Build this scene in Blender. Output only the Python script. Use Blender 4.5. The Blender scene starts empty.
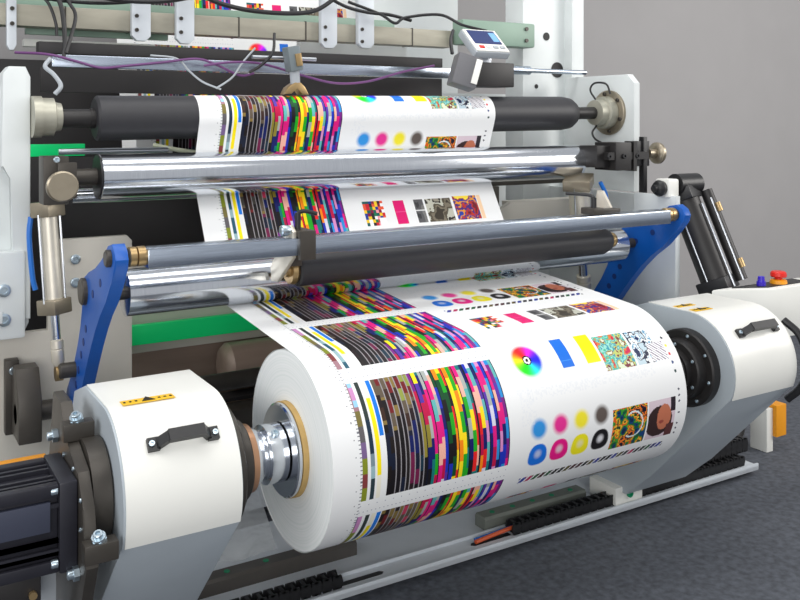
import bpy, bmesh, math, random
import numpy as np
from mathutils import Vector, Matrix
random.seed(7)
S = bpy.context.scene
COL = S.collection
R = math.radians
FZ = -0.14                      # floor level

# ------------------------------------------------------------------ camera
cd = bpy.data.cameras.new('camera'); cam = bpy.data.objects.new('camera', cd); COL.objects.link(cam)
cam.location = (-1.1338, -2.4354, 1.55)
cam.rotation_euler = (R(90), 0, -R(31.304))
cd.sensor_width = 36; cd.lens = 36*900/800; cd.shift_y = -(300-120)/800
cd.clip_start = .05; cd.clip_end = 60
S.camera = cam
# ------------------------------------------------------------------ world, lights, exposure
w = bpy.data.worlds.new('hall_light'); S.world = w; w.use_nodes = True
w.node_tree.nodes['Background'].inputs[0].default_value = (.90, .92, .96, 1)
w.node_tree.nodes['Background'].inputs[1].default_value = .56
def area(name, loc, target, sx, sy, power, color=(1, 1, 1)):
    l = bpy.data.lights.new(name, 'AREA'); l.shape = 'RECTANGLE'; l.size = sx; l.size_y = sy
    l.energy = power; l.color = color
    o = bpy.data.objects.new(name, l); COL.objects.link(o); o.location = loc
    o.rotation_euler = (Vector(target)-Vector(loc)).to_track_quat('-Z', 'Y').to_euler(); return o
area('hall_light_front', (-.2, -1.3, 3.6), (.7, .2, .6), 3.2, 1.0, 38, (1, .98, .95))
area('hall_light_top', (.9, .4, 3.7), (.9, .5, .6), 4.5, .7, 42, (1, .99, .97))
area('fill_light_left', (-2.6, -4.4, 1.7), (.4, .8, .6), 3.2, 2.2, 105, (1, .99, .97))  # added low fill that lifts the shaded front and interior, no actual lamp
area('fill_light_side', (-4.6, -.4, 3.0), (1.8, .7, 1.0), 2.6, 1.6, 80, (1, 1, 1))  # invented fill from the left, brightens the frame faces turned that way
area('wall_fill_light', (6.2, -2.6, 3.2), (5.0, 3.2, 1.6), 3.6, 2.4, 225, (1, .97, .93))  # added only to brighten the back wall, stands for no hall lamp
S.view_settings.view_transform = 'Standard'; S.view_settings.look = 'None'
S.view_settings.gamma = 1; S.view_settings.use_curve_mapping = False
S.view_settings.exposure = -0.06

# ------------------------------------------------------------------ materials
def lin(c): return tuple(((x/255)/12.92 if x/255 <= .04045 else ((x/255+.055)/1.055)**2.4) for x in c)
def mat(name, rgb, rough=.5, metal=0., noise=0., nscale=20., bump=0., spec=.5, stretch=None, emit=None):
    m = bpy.data.materials.new(name); m.use_nodes = True; nt = m.node_tree; b = nt.nodes['Principled BSDF']
    c = lin(rgb); b.inputs['Base Color'].default_value = (*c, 1)
    b.inputs['Roughness'].default_value = rough; b.inputs['Metallic'].default_value = metal
    b.inputs['Specular IOR Level'].default_value = spec
    if noise or bump:
        tc = nt.nodes.new('ShaderNodeTexCoord'); mp = nt.nodes.new('ShaderNodeMapping'); nz = nt.nodes.new('ShaderNodeTexNoise')
        nz.inputs['Scale'].default_value = nscale; nz.inputs['Detail'].default_value = 5
        if stretch: mp.inputs['Scale'].default_value = stretch
        nt.links.new(tc.outputs['Object'], mp.inputs[0]); nt.links.new(mp.outputs[0], nz.inputs['Vector'])
        if noise:
            rp = nt.nodes.new('ShaderNodeValToRGB')
            rp.color_ramp.elements[0].position = .3; rp.color_ramp.elements[1].position = .7
            rp.color_ramp.elements[0].color = (*[max(0, x*(1-noise)) for x in c], 1)
            rp.color_ramp.elements[1].color = (*[min(1, x*(1+noise)) for x in c], 1)
            nt.links.new(nz.outputs[0], rp.inputs[0]); nt.links.new(rp.outputs[0], b.inputs['Base Color'])
        if bump:
            bp = nt.nodes.new('ShaderNodeBump'); bp.inputs['Strength'].default_value = bump; bp.inputs['Distance'].default_value = .01
            nt.links.new(nz.outputs[0], bp.inputs['Height']); nt.links.new(bp.outputs[0], b.inputs['Normal'])
    if emit:
        b.inputs['Emission Color'].default_value = (*lin(rgb), 1); b.inputs['Emission Strength'].default_value = emit
    return m
M = dict(
 floor=mat('floor_carpet', (80, 84, 92), .75, 0, .35, 35, .25),
 wall=mat('wall_paint', (168, 166, 166), .9, 0, .02, 3),
 white=mat('white_paint', (236, 236, 230), .32, 0, .015, 6),
 white2=mat('pale_frame_paint', (214, 219, 219), .45, 0, .05, 5),
 grey=mat('grey_paint', (164, 170, 176), .45, 0, .04, 6),
 lgrey=mat('light_bracket_paint', (204, 210, 216), .4, 0, .03, 8),
 beige=mat('beige_plate', (222, 217, 206), .45, .1, .06, 4),
 beam=mat('beige_beam', (158, 154, 140), .5, .2, .12, 6, stretch=(1, 4, 4)),
 green_box=mat('sage_green_paint', (132, 158, 142), .45, 0, .05, 5),
 green=mat('bright_green_paint', (0, 250, 140), .4),
 blue=mat('blue_paint', (8, 84, 172), .35, 0, .04, 10),
 orange=mat('orange_paint', (240, 158, 24), .4, 0, .05, 10),
 yellow=mat('yellow_label', (238, 190, 40), .5),
 red=mat('red_plastic', (222, 36, 24), .35),
 purple=mat('violet_plastic', (60, 40, 190), .3),
 purplecable=mat('purple_cable_sheath', (104, 60, 112), .45),
 bluehose=mat('blue_hose', (30, 110, 200), .35),
 orangehose=mat('orange_hose', (214, 92, 50), .4),
 ivory=mat('ivory_cable_sheath', (200, 205, 180), .5),
 black=mat('black_plastic', (30, 30, 32), .4, 0, .1, 30),
 black2=mat('black_oxide_steel', (70, 66, 61), .42, .35, .15, 14),
 blackpaint=mat('black_paint', (38, 36, 36), .45, .1, .12, 16),
 motor=mat('motor_black', (42, 42, 50), .4, .2, .1, 20),
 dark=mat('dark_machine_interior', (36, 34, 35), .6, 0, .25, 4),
 brown=mat('dark_brown_roller', (158, 138, 124), .4, .2, .15, 5, stretch=(.4, 3, 3)),
 rubber=mat('dark_rubber', (44, 44, 48), .5, 0, .05, 40),
 chrome=mat('polished_steel', (222, 226, 232), .16, 1., .05, 12, stretch=(60, 1, 1)),
 steel=mat('brushed_steel', (196, 200, 206), .3, 1., .08, 20, stretch=(1, 30, 30)),
 bar=mat('blue_grey_steel', (186, 196, 210), .24, 1., .08, 14, stretch=(1, 20, 20)),
 zinc=mat('zinc_bolt', (190, 205, 215), .3, .9),
 alu=mat('aluminium', (214, 208, 194), .38, .5, .06, 20),
 hubgrey=mat('cast_hub_metal', (176, 174, 160), .4, .5, .06, 20),
 brass=mat('brass', (176, 150, 108), .35, .85, .1, 20),
 copper=mat('copper_tan_ring', (196, 150, 118), .35, .8),
 knob=mat('bronze_knob', (158, 148, 130), .38, .8, .05, 30),
 cardboard=mat('cardboard_core', (186, 154, 96), .8, 0, .1, 30),
 paper=mat('white_paper', (240, 242, 240), .55),
 ink=mat('label_ink', (40, 34, 20), .6),
 greendot=mat('green_plug', (16, 140, 96), .4),
)
def film_mat():
    m = bpy.data.materials.new('crumpled_clear_film'); m.use_nodes = True; nt = m.node_tree; b = nt.nodes['Principled BSDF']
    b.inputs['Base Color'].default_value = (.88, .92, .94, 1); b.inputs['Roughness'].default_value = .25
    b.inputs['Alpha'].default_value = .55
    tc = nt.nodes.new('ShaderNodeTexCoord'); nz = nt.nodes.new('ShaderNodeTexNoise'); nz.inputs['Scale'].default_value = 14
    bp = nt.nodes.new('ShaderNodeBump'); bp.inputs['Strength'].default_value = .8; bp.inputs['Distance'].default_value = .02
    nt.links.new(tc.outputs['Object'], nz.inputs['Vector']); nt.links.new(nz.outputs[0], bp.inputs['Height']); nt.links.new(bp.outputs[0], b.inputs['Normal'])
    return m
M['film'] = film_mat()
def wound_mat():      # the side of the wound paper: faint rings about the roll's axis
    m = bpy.data.materials.new('wound_paper_side'); m.use_nodes = True; nt = m.node_tree; b = nt.nodes['Principled BSDF']
    tc = nt.nodes.new('ShaderNodeTexCoord'); sp = nt.nodes.new('ShaderNodeSeparateXYZ'); nt.links.new(tc.outputs['Object'], sp.inputs[0])
    cb = nt.nodes.new('ShaderNodeCombineXYZ'); nt.links.new(sp.outputs['Y'], cb.inputs[0]); nt.links.new(sp.outputs['Z'], cb.inputs[1])
    ln = nt.nodes.new('ShaderNodeVectorMath'); ln.operation = 'LENGTH'; nt.links.new(cb.outputs[0], ln.inputs[0])
    nz = nt.nodes.new('ShaderNodeTexNoise'); nz.noise_dimensions = '1D'; nz.inputs['Scale'].default_value = 160; nz.inputs['Detail'].default_value = 3
    nt.links.new(ln.outputs['Value'], nz.inputs['W'])
    rp = nt.nodes.new('ShaderNodeValToRGB'); rp.color_ramp.elements[0].position = .3; rp.color_ramp.elements[1].position = .62
    rp.color_ramp.elements[0].color = (.82, .86, .84, 1); rp.color_ramp.elements[1].color = (.90, .92, .91, 1)
    nt.links.new(nz.outputs[0], rp.inputs[0]); nt.links.new(rp.outputs[0], b.inputs['Base Color']); b.inputs['Roughness'].default_value = .6
    return m
M['wound'] = wound_mat()
def print_mat():
    m = bpy.data.materials.new('printed_paper'); m.use_nodes = True; nt = m.node_tree; b = nt.nodes['Principled BSDF']
    a = nt.nodes.new('ShaderNodeVertexColor'); a.layer_name = 'ink'
    nt.links.new(a.outputs['Color'], b.inputs['Base Color'])
    b.inputs['Roughness'].default_value = .42; b.inputs['Specular IOR Level'].default_value = .22
    return m
M['print'] = print_mat()

# ------------------------------------------------------------------ mesh helpers
def box(bm, x0, x1, y0, y1, z0, z1, bev=0., rot=None, piv=None):
    r = bmesh.ops.create_cube(bm, size=1)
    mtx = Matrix.Translation(((x0+x1)/2, (y0+y1)/2, (z0+z1)/2)) @ Matrix.Diagonal((abs(x1-x0), abs(y1-y0), abs(z1-z0), 1))
    bmesh.ops.transform(bm, matrix=mtx, verts=r['verts'])
    vs = r['verts']
    if bev:
        es = list({e for v in vs for e in v.link_edges})
        q = bmesh.ops.bevel(bm, geom=es, offset=bev, segments=2, affect='EDGES', profile=.6)
        vs = list({v for f in q['faces'] for v in f.verts} | {v for v in vs if v.is_valid})
    if rot is not None:
        p = Vector(piv if piv else ((x0+x1)/2, (y0+y1)/2, (z0+z1)/2))
        allv = set(vs)
        for v in list(allv):
            for e in v.link_edges: allv.add(e.other_vert(v))
        bmesh.ops.transform(bm, matrix=Matrix.Translation(p) @ rot @ Matrix.Translation(-p), verts=list(allv))
    return bm
def lathe(bm, prof, p0, axis, seg=40):
    """prof: list of (distance along axis, radius)"""
    ax = Vector(axis).normalized(); t = Vector((0, 0, 1)) if abs(ax.z) < .9 else Vector((1, 0, 0))
    u = ax.cross(t).normalized(); v = ax.cross(u); p0 = Vector(p0); rings = []
    for d, r in prof:
        if r < 1e-6: rings.append([bm.verts.new(p0+ax*d)])
        else: rings.append([bm.verts.new(p0+ax*d+(u*math.cos(2*math.pi*k/seg)+v*math.sin(2*math.pi*k/seg))*r) for k in range(seg)])
    for a, b in zip(rings, rings[1:]):
        for k in range(seg):
            k2 = (k+1) % seg
            if len(a) == 1 and len(b) == 1: continue
            if len(a) == 1: f = (a[0], b[k2], b[k])
            elif len(b) == 1: f = (a[k], a[k2], b[0])
            else: f = (a[k], a[k2], b[k2], b[k])
            bm.faces.new(f)
    for rg, rev in ((rings[0], True), (rings[-1], False)):
        if len(rg) > 1: bm.faces.new(rg[::-1] if rev else rg)
    return bm
def cyl(bm, a, b, r, seg=32, bev=.0):
    a, b = Vector(a), Vector(b); L = (b-a).length
    pr = [(0, r), (L, r)] if not bev else [(0, r-bev), (bev, r), (L-bev, r), (L, r-bev)]
    return lathe(bm, pr, a, b-a, seg)
def ringtube(bm, prof, p0, axis, seg=48):    # closed profile around the axis (a real hole in the middle)
    ax = Vector(axis).normalized(); t = Vector((0, 0, 1)) if abs(ax.z) < .9 else Vector((1, 0, 0))
    u = ax.cross(t).normalized(); v = ax.cross(u); p0 = Vector(p0)
    rings = [[bm.verts.new(p0+ax*d+(u*math.cos(2*math.pi*k/seg)+v*math.sin(2*math.pi*k/seg))*r) for k in range(seg)] for d, r in prof]
    n = len(rings)
    for i in range(n):
        a, b = rings[i], rings[(i+1) % n]
        for k in range(seg): bm.faces.new((a[k], a[(k+1) % seg], b[(k+1) % seg], b[k]))
    return bm
def prism(bm, pts, lo, hi, axis='X', bev=0., seg=2):
    """pts 2-D outline; axis X: pts are (y,z); Y: (x,z); Z: (x,y)"""
    def P(a, b, c): return {'X': (c, a, b), 'Y': (a, c, b), 'Z': (a, b, c)}[axis]
    v0 = [bm.verts.new(P(a, b, lo)) for a, b in pts]; v1 = [bm.verts.new(P(a, b, hi)) for a, b in pts]; n = len(pts)
    f0 = bm.faces.new(v0[::-1]); f1 = bm.faces.new(v1)
    for k in range(n): bm.faces.new((v0[k], v0[(k+1) % n], v1[(k+1) % n], v1[k]))
    if bev:
        es = [e for e in f0.edges] + [e for e in f1.edges]
        bmesh.ops.bevel(bm, geom=es, offset=bev, segments=seg, affect='EDGES', profile=.5)
    return bm
def spline(pts, n=10):
    P = [Vector(p) for p in pts]; P = [2*P[0]-P[1]] + P + [2*P[-1]-P[-2]]; out = []
    for i in range(1, len(P)-2):
        for k in range(n):
            t = k/n; a, b, c, d = P[i-1:i+3]
            out.append(.5*((2*b)+(c-a)*t+(2*a-5*b+4*c-d)*t*t+(3*b-a-3*c+d)*t**3))
    return out+[P[-2]]
def tube(bm, pts, r, seg=8, smooth=True, n=8):
    P = spline(pts, n) if smooth else [Vector(p) for p in pts]
    rings = []; prev = None
    for i, p in enumerate(P):
        t = (P[min(i+1, len(P)-1)]-P[max(i-1, 0)]).normalized()
        if prev is None: u = t.cross(Vector((0, 0, 1)) if abs(t.z) < .9 else Vector((1, 0, 0))).normalized()
        else: u = (prev-t*prev.dot(t)).normalized()
        prev = u; v = t.cross(u)
        rings.append([bm.verts.new(p+(u*math.cos(2*math.pi*k/seg)+v*math.sin(2*math.pi*k/seg))*r) for k in range(seg)])
    for a, b in zip(rings, rings[1:]):
        for k in range(seg): bm.faces.new((a[k], a[(k+1) % seg], b[(k+1) % seg], b[k]))
    bm.faces.new(rings[0][::-1]); bm.faces.new(rings[-1])
    return bm
def N(): return bmesh.new()
def obj(name, bm, m, parent=None, smooth=35, label=None):
    bmesh.ops.recalc_face_normals(bm, faces=bm.faces[:])
    me = bpy.data.meshes.new(name); bm.to_mesh(me); bm.free()
    o = bpy.data.objects.new(name, me); COL.objects.link(o); me.materials.append(M[m] if isinstance(m, str) else m)
    if smooth:
        me.shade_smooth()
        try: me.set_sharp_from_angle(angle=R(smooth))
        except Exception: pass
    if parent is not None: attach(o, parent)
    if label: o['label'] = label
    return o
def attach(o, parent):
    o.parent = parent; mw = Matrix.Identity(4); q = parent; chain = []
    while q is not None:
        mw = Matrix.Translation(q.location) @ (q.matrix_parent_inverse @ mw) if False else mw
        chain.append(q); q = q.parent
    off = Vector((0, 0, 0))
    root = chain[-1]
    if root.type == 'EMPTY': off = root.location.copy()
    # part directly under the thing: undo the thing's offset; deeper: parent already does
    if parent is root: o.matrix_parent_inverse = Matrix.Translation(-off)
def T(name, label, cat, loc=(0, 0, 0), group=None):
    o = bpy.data.objects.new(name, None); COL.objects.link(o); o.location = loc; o.empty_display_size = .05
    o['label'] = label; o['category'] = cat
    if group: o['group'] = group
    return o
def tag(o, label, cat, group=None):
    o['label'] = label; o['category'] = cat
    if group: o['group'] = group
    return o
def struct(name, bm, m):
    o = obj(name, bm, m, smooth=0); o['kind'] = 'structure'; return o
def arc(cx, cy, r, a0, a1, n=12): return [(cx+r*math.cos(R(a0+(a1-a0)*k/n)), cy+r*math.sin(R(a0+(a1-a0)*k/n))) for k in range(n+1)]
def bolt(bm, p, axis, r=.012, h=.012):      # socket head cap screw
    p = Vector(p); a = Vector(axis).normalized()
    lathe(bm, [(0, r), (h*.85, r), (h, r*.85), (h, r*.5), (h*.4, r*.45), (h*.4, 0)], p, a, 14)

# ------------------------------------------------------------------ setting
struct('floor', box(N(), -6, 12, -5, 3.3, FZ-.1, FZ), 'floor')
struct('wall_back', box(N(), -6, 12, 3.2, 3.3, FZ, 4.2), 'wall')

# ------------------------------------------------------------------ the printed web
X0, X1 = -.035, 1.338
BLK, GUT, V0 = .330, .055, .079; PER = 2*(BLK+GUT)
def make_edges():
    e = [X0]; fine = .0033
    while e[-1] < X1-fine: e.append(e[-1]+fine)
    e[-1] = X1; return np.array(e)
UE = make_edges(); UC = (UE[1:]+UE[:-1])/2
def hsh(a, b, c=0):
    x = np.sin(a*127.1+b*311.7+c*74.7+3.3)*43758.5453
    return x-np.floor(x)
def C8(*rgb): return np.array(lin(rgb))
PAL_DARK = [C8(22, 18, 22), C8(32, 24, 24), C8(60, 44, 34), C8(24, 30, 44), C8(84, 64, 40), C8(26, 22, 26), C8(40, 46, 40), C8(30, 24, 30)]
PAL_TEAL = [C8(22, 66, 76), C8(34, 96, 104), C8(30, 32, 70), C8(60, 28, 60), C8(20, 22, 30), C8(46, 92, 60)]
KEY = dict(k=C8(24, 22, 26), n=C8(22, 30, 100), t=C8(20, 116, 116), g=C8(36, 166, 36), G=C8(16, 76, 40), y=C8(250, 220, 30), o=C8(246, 136, 20), r=C8(226, 36, 36),
 c=C8(186, 20, 70), m=C8(220, 26, 126), p=C8(120, 30, 130), v=C8(84, 50, 160), b=C8(30, 50, 180), B=C8(40, 140, 210), s=C8(96, 176, 176), l=C8(214, 140, 196),
 w=C8(214, 214, 230), P=C8(240, 178, 160), e=C8(166, 172, 168), a=C8(140, 128, 50))
COLS = ['pcaakk', 'yvcank', 'tncent', 'emmmgc', 'emsmPm', 'wPemPc', 'Gbnbbv', 'oGkGkb', 'ygGgkG', 'rkroyr', 'oyyyoy', 'ggogyg', 'cynGtg', 'mPgenk', 'tesygr', 'ntcrPt', 'bmPrco',
 'wsPynr', 'nvslst', 'Bmvbnn', 'lmewmc', 'bBbnBn', 'lmPmlb', 'Bpvmnb', 'sBpBpm']
def ink(s):
    """colour of the print at web length s (array) across the width: [len(s), len(UC), 3]"""
    s = np.asarray(s)[:, None]; u = UC[None, :]
    shp = (s.shape[0], u.shape[1])
    s = np.broadcast_to(s, shp); u = np.broadcast_to(u, shp)
    out = np.empty(shp+(3,)); out[:] = C8(236, 237, 237)
    blk = np.floor((s+V0)/(BLK+GUT)); v = (s+V0)-blk*(BLK+GUT); par = np.mod(blk, 2)
    inb = v < BLK
    def put(mask, col): out[mask] = col
    def cells(u0, u1, pal, cell, seed, off=0., vlo=0., vhi=1.):
        m = inb & (u >= u0) & (u < u1) & (v >= vlo*BLK) & (v < vhi*BLK)
        idx = np.floor((v+off+hsh(seed, 1.3)*cell*.3)/cell)
        k = np.floor(hsh(idx, seed, par)*len(pal)).astype(int) % len(pal)
        out[m] = np.array(pal)[k][m]
    cells(.054, .070, [C8(120, 96, 140), C8(130, 140, 40), C8(160, 120, 130), C8(96, 92, 96), C8(130, 60, 60), C8(120, 110, 60)], .042, 11)
    cells(.057, .070, [C8(200, 140, 190), C8(150, 200, 226)], .04, 17, vlo=.78)
    cells(.082, .095, [C8(30, 50, 70), C8(120, 140, 150), C8(40, 90, 110), C8(150, 180, 186), C8(44, 60, 66)], .033, 12, vhi=.97)
    put(inb & (u >= .082) & (u < .093) & (v > .66*BLK), C8(50, 60, 58))
    put(inb & (u >= .100) & (u < .114), C8(236, 232, 214))
    put(inb & (u >= .099) & (u < .115) & (v > .20*BLK) & (v < .84*BLK), C8(250, 228, 20))
    put(inb & (u >= .117) & (u < .131) & (v > .52*BLK), C8(24, 120, 220))
    x = .1325; k = 0
    BRN = [C8(96, 84, 70), C8(60, 40, 34), C8(130, 110, 60), C8(110, 30, 34), C8(70, 66, 62), C8(34, 24, 26)]
    while x < .2555:
        lim = .50+.30*math.sin(k*1.1+.6)**2
        cells(x, x+.0130, [C8(26, 22, 26), C8(40, 26, 30), C8(24, 30, 50), C8(34, 30, 30), C8(24, 50, 66) if k > 3 else C8(30, 24, 24), C8(110, 30, 70) if k > 4 else C8(20, 18, 20), C8(20, 30, 90) if k > 4 else C8(24, 20, 22)], .045, 20+k, k*.012)
        cells(x, x+.0130, BRN if k < 5 else BRN[:4]+[C8(140, 150, 70), C8(190, 60, 90)], .036, 40+k, k*.014, vlo=lim)
        put(inb & (u >= x+.0126) & (u < x+.0155), C8(150, 146, 150)); k += 1; x += .0155
    n = len(COLS); x0 = .256; pit = (.562-x0)/n
    for i, st in enumerate(COLS):
        m = inb & (u >= x0+i*pit) & (u < x0+(i+1)*pit)
        k = np.floor((BLK-v)/BLK*5.4+.36*(i % 3)+.12*hsh(i, 2.)).astype(int) % 6
        k = np.where(par > 0, (k+2) % 6, k)
        out[m] = np.array([KEY[q] for q in st])[k][m]
        if i % 3 == 0: put(m & (u >= x0+(i+.72)*pit), C8(18, 20, 40))
    # gutters and margins: rows of tiny tick marks
    g = (~inb) & (u > .04) & (u < .56)
    gv = v-BLK
    put(g & (np.abs(gv-GUT*.32) < .0014) & (np.mod(u, .0132) < .0034), C8(150, 152, 168))
    put(g & (np.abs(gv-GUT*.72) < .0014) & (np.mod(u, .0264) < .004), C8(160, 160, 176))
    put((np.abs(u-.051) < .002) & (np.mod(s, .011) < .003), C8(120, 122, 130))
    put((np.abs(u-.036) < .0025) & (np.mod(s, .046) < .003), C8(96, 96, 104))
    # picture side, repeated every PER
    t = np.mod(s+.175, PER)-.175
    def rect(u0, u1, t0, t1): return (u >= u0) & (u < u1) & (t >= t0) & (t < t1)
    def blend(col, a): out[:] = out*(1-a[..., None])+np.asarray(col)*a[..., None]
    u = u-.0125                        # the picture columns
    # diagonal tick strip
    m = rect(.615, 1.25, -.172, -.150) & (np.mod(u-.615-(t+.172)*.8, .0260) < .0175)
    kk = np.floor((u-.615)/.026); pc = np.array([C8(24, 24, 30), C8(70, 20, 30), C8(30, 90, 50), C8(30, 50, 150), C8(180, 30, 90), C8(20, 20, 24), C8(90, 80, 30), C8(40, 40, 110)])
    out[m] = pc[np.floor(hsh(kk, 9.)*8).astype(int) % 8][m]
    # soft dots and rounded drops
    for i, c in enumerate([C8(20, 140, 216), C8(226, 20, 140), C8(240, 226, 20), C8(84, 72, 66)]):
        uc = .664+.087*i; d = np.hypot(u-uc, t-.013)
        blend(c, np.clip((.037-d)/.016, 0, 1)*.97)
        du, dt = np.abs(u-uc), t+.068
        q = ((du*(1+.10*np.clip(dt/.035, -1, 1)))**2.5+np.abs(dt+.002)**2.5)**(1/2.5); rr = .0375
        a = np.clip((rr-q)/.003, 0, 1); blend([C8(20, 110, 214), C8(226, 20, 130), C8(236, 226, 30), C8(26, 24, 26)][i], a)
        blend(C8(226, 226, 230), np.clip((.019-np.hypot(du, dt-.001))/.012, 0, 1)*[.55, .7, .45, .9][i])
    # colour wheel with a ringed centre
    du, dt = u-.684, t-.226; d = np.hypot(du, dt); h = np.mod(np.arctan2(dt, du)/(2*math.pi)-.32, 1.)
    hue = np.clip(np.abs(np.mod(h[..., None]*6+np.array([0, 4, 2]), 6)-3)-1, 0, 1)**2.4
    a = np.clip((.060-d)/.012, 0, 1)*.98; out[:] = out*(1-a[..., None])+hue*a[..., None]
    put(d < .017, C8(20, 20, 24)); put(d < .0125, C8(245, 245, 245)); put(d < .006, C8(20, 20, 24))
    put(rect(.811, .861, .18, .285), C8(24, 110, 216)); put(rect(.812, .860, .2, .203), C8(60, 140, 230))
    put(rect(.917, .974, .18, .285), C8(250, 236, 10))
    blend(C8(214, 218, 224), rect(.64, 1.2, .10, .135)*(hsh(np.floor(u/.006), np.floor(t/.005)) > .62)*.35)
    blend(C8(222, 226, 232), (rect(.60, .66, .03, .16) | rect(.90, .975, .15, .17))*(hsh(np.floor(u/.005), np.floor(t/.005), 2.) > .62)*.35)
    def fbm(f, sd):
        z = 0
        for o in range(3):
            ff = f*2**o; iu, it = np.floor(u*ff), np.floor(t*ff); fu, ft = u*ff-iu, t*ff-it
            fu, ft = fu*fu*(3-2*fu), ft*ft*(3-2*ft)
            z = z+(hsh(iu, it, sd)*(1-fu)*(1-ft)+hsh(iu+1, it, sd)*fu*(1-ft)+hsh(iu, it+1, sd)*(1-fu)*ft+hsh(iu+1, it+1, sd)*fu*ft)/2**o
        return z/1.75
    def blots(m, pal, f, sd):
        k = np.clip((fbm(f, sd)-.22)/.56*len(pal), 0, len(pal)-1).astype(int)
        out[m] = np.array(pal)[k][m]
    # floral photo, pale teal and red
    blots(rect(.986, 1.122, .142, .268), [C8(196, 30, 80), C8(220, 120, 60), C8(70, 180, 150), C8(150, 214, 200), C8(60, 150, 170), C8(190, 200, 110), C8(120, 40, 60), C8(220, 230, 200)], 40, 3.)
    # navy line art on white
    blots(rect(1.132, 1.235, .142, .266), [C8(20, 36, 80), C8(40, 60, 100), C8(232, 238, 240), C8(110, 160, 190), C8(235, 240, 240), C8(24, 30, 60), C8(190, 210, 220)], 34, 4.)
    m = rect(1.20, 1.275, .145, .21) & (np.mod(u*.8+t, .012) < .004); put(rect(1.20, 1.275, .145, .21), C8(238, 238, 240)); put(m, C8(110, 96, 120))
    # dark food photo
    blots(rect(.977, 1.133, -.122, .020), [C8(12, 40, 70), C8(16, 60, 120), C8(20, 90, 50), C8(60, 150, 50), C8(214, 90, 30), C8(240, 190, 50), C8(24, 70, 40), C8(240, 120, 40), C8(10, 20, 40)], 34, 5.)
    dd = np.hypot(u-1.07, t+.045); put(rect(.977, 1.133, -.122, .020) & (np.abs(dd-.044) < .003) & (u > 1.045), C8(214, 224, 226))
    # portrait photo with dark hair
    m = rect(1.142, 1.270, -.122, .020); put(m, C8(214, 196, 206))
    dd = np.hypot((u-1.195)/.062, (t+.058)/.056); put(m & (dd < 1), C8(54, 36, 36))
    dd = np.hypot((u-1.216)/.034, (t+.045)/.046); put(m & (dd < 1), C8(190, 112, 84))
    dd = np.hypot((u-1.205)/.012, (t+.060)/.007); put(m & (dd < 1), C8(150, 70, 60))
    put(m & (u > 1.232) & (t < -.075), C8(90, 50, 50)); put(m & (u > 1.245) & (t > -.03), C8(44, 36, 44))
    # swatch row
    m = rect(.64, .735, .392, .503); iu, it = np.floor((u-.64)/.0135), np.floor((t-.392)/.0142)
    cp = np.array([C8(200, 30, 50), C8(20, 120, 80), C8(240, 200, 40), C8(30, 60, 150), C8(230, 90, 60), C8(240, 150, 160), C8(20, 90, 90), C8(245, 245, 245), C8(40, 40, 40), C8(130, 20, 60)])
    out[m] = cp[np.floor(hsh(iu, it, 7.)*10).astype(int) % 10][m]
    put(rect(.70, .735, .392, .425), C8(242, 242, 242))
    put(rect(.785, .838, .392, .501), C8(222, 20, 110)); put(rect(.785, .838,   .447, .450), C8(236, 90, 150))
    m = rect(.885, .932, .392, .501); blots(m, [C8(60, 60, 62), C8(90, 90, 92), C8(120, 120, 118)], 20, 8.); put(rect(.885, .932, .445, .451), C8(220, 220, 220))
    blots(rect(.942, 1.075, .392, .501), [C8(60, 54, 44), C8(120, 112, 96), C8(84, 76, 62), C8(190, 190, 176), C8(44, 40, 36), C8(150, 144, 130)], 18, 6.)
    blots(rect(1.088, 1.212, .392, .505), [C8(110, 20, 40), C8(190, 50, 30), C8(70, 40, 120), C8(230, 150, 40), C8(40, 60, 160), C8(150, 30, 60), C8(250, 220, 70)], 26, 9.)
    blend(C8(246, 190, 120), rect(1.215, 1.235, .392, .505)*.7)
    # register marks along the right edge
    for i, c in enumerate([C8(24, 24, 44), C8(240, 220, 60), C8(210, 40, 50), C8(30, 60, 120), C8(24, 60, 60)]):
        put(np.hypot(u-1.287, t-(.221-.030*i)) < .0052, c)
        if i != 1: put(np.hypot(u-1.287, np.abs(t+.04)-.02*i) < .004, C8(60, 60, 80))
    return np.clip(out, 0, 1)

def web_mesh(name, path, svals, tilt=None):
    """path: list of (y,z) cut points; svals: print coordinate at each cell between them"""
    path = np.array(path); n = len(path); nu = len(UE)
    v = np.empty((n, nu, 3)); v[:, :, 0] = UE[None, :]; v[:, :, 1] = path[:, 0:1]; v[:, :, 2] = path[:, 1:2]
    if tilt is not None: v[:, :, 2] += np.asarray(tilt)[:, None]*UE[None, :]
    i = (np.arange(n-1)[:, None]*nu+np.arange(nu-1)[None, :]).ravel()
    quads = np.stack([i, i+1, i+1+nu, i+nu], 1)
    me = bpy.data.meshes.new(name); me.vertices.add(n*nu); me.vertices.foreach_set('co', v.ravel())
    nf = len(quads); me.loops.add(nf*4); me.loops.foreach_set('vertex_index', quads.ravel().astype(np.int32))
    me.polygons.add(nf); me.polygons.foreach_set('loop_start', (np.arange(nf)*4).astype(np.int32))
    try: me.polygons.foreach_set('loop_total', np.full(nf, 4, np.int32))
    except Exception: pass
    me.update(calc_edges=True)
    col = ink(svals).reshape(-1, 3)
    rgba = np.ones((nf, 4, 4), np.float32); rgba[:, :, :3] = col[:, None, :]
    a = me.color_attributes.new('ink', 'BYTE_COLOR', 'CORNER'); a.data.foreach_set('color', rgba.ravel())
    me.shade_smooth()
    o = bpy.data.objects.new(name, me); COL.objects.link(o); me.materials.append(M['print']); return o

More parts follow.
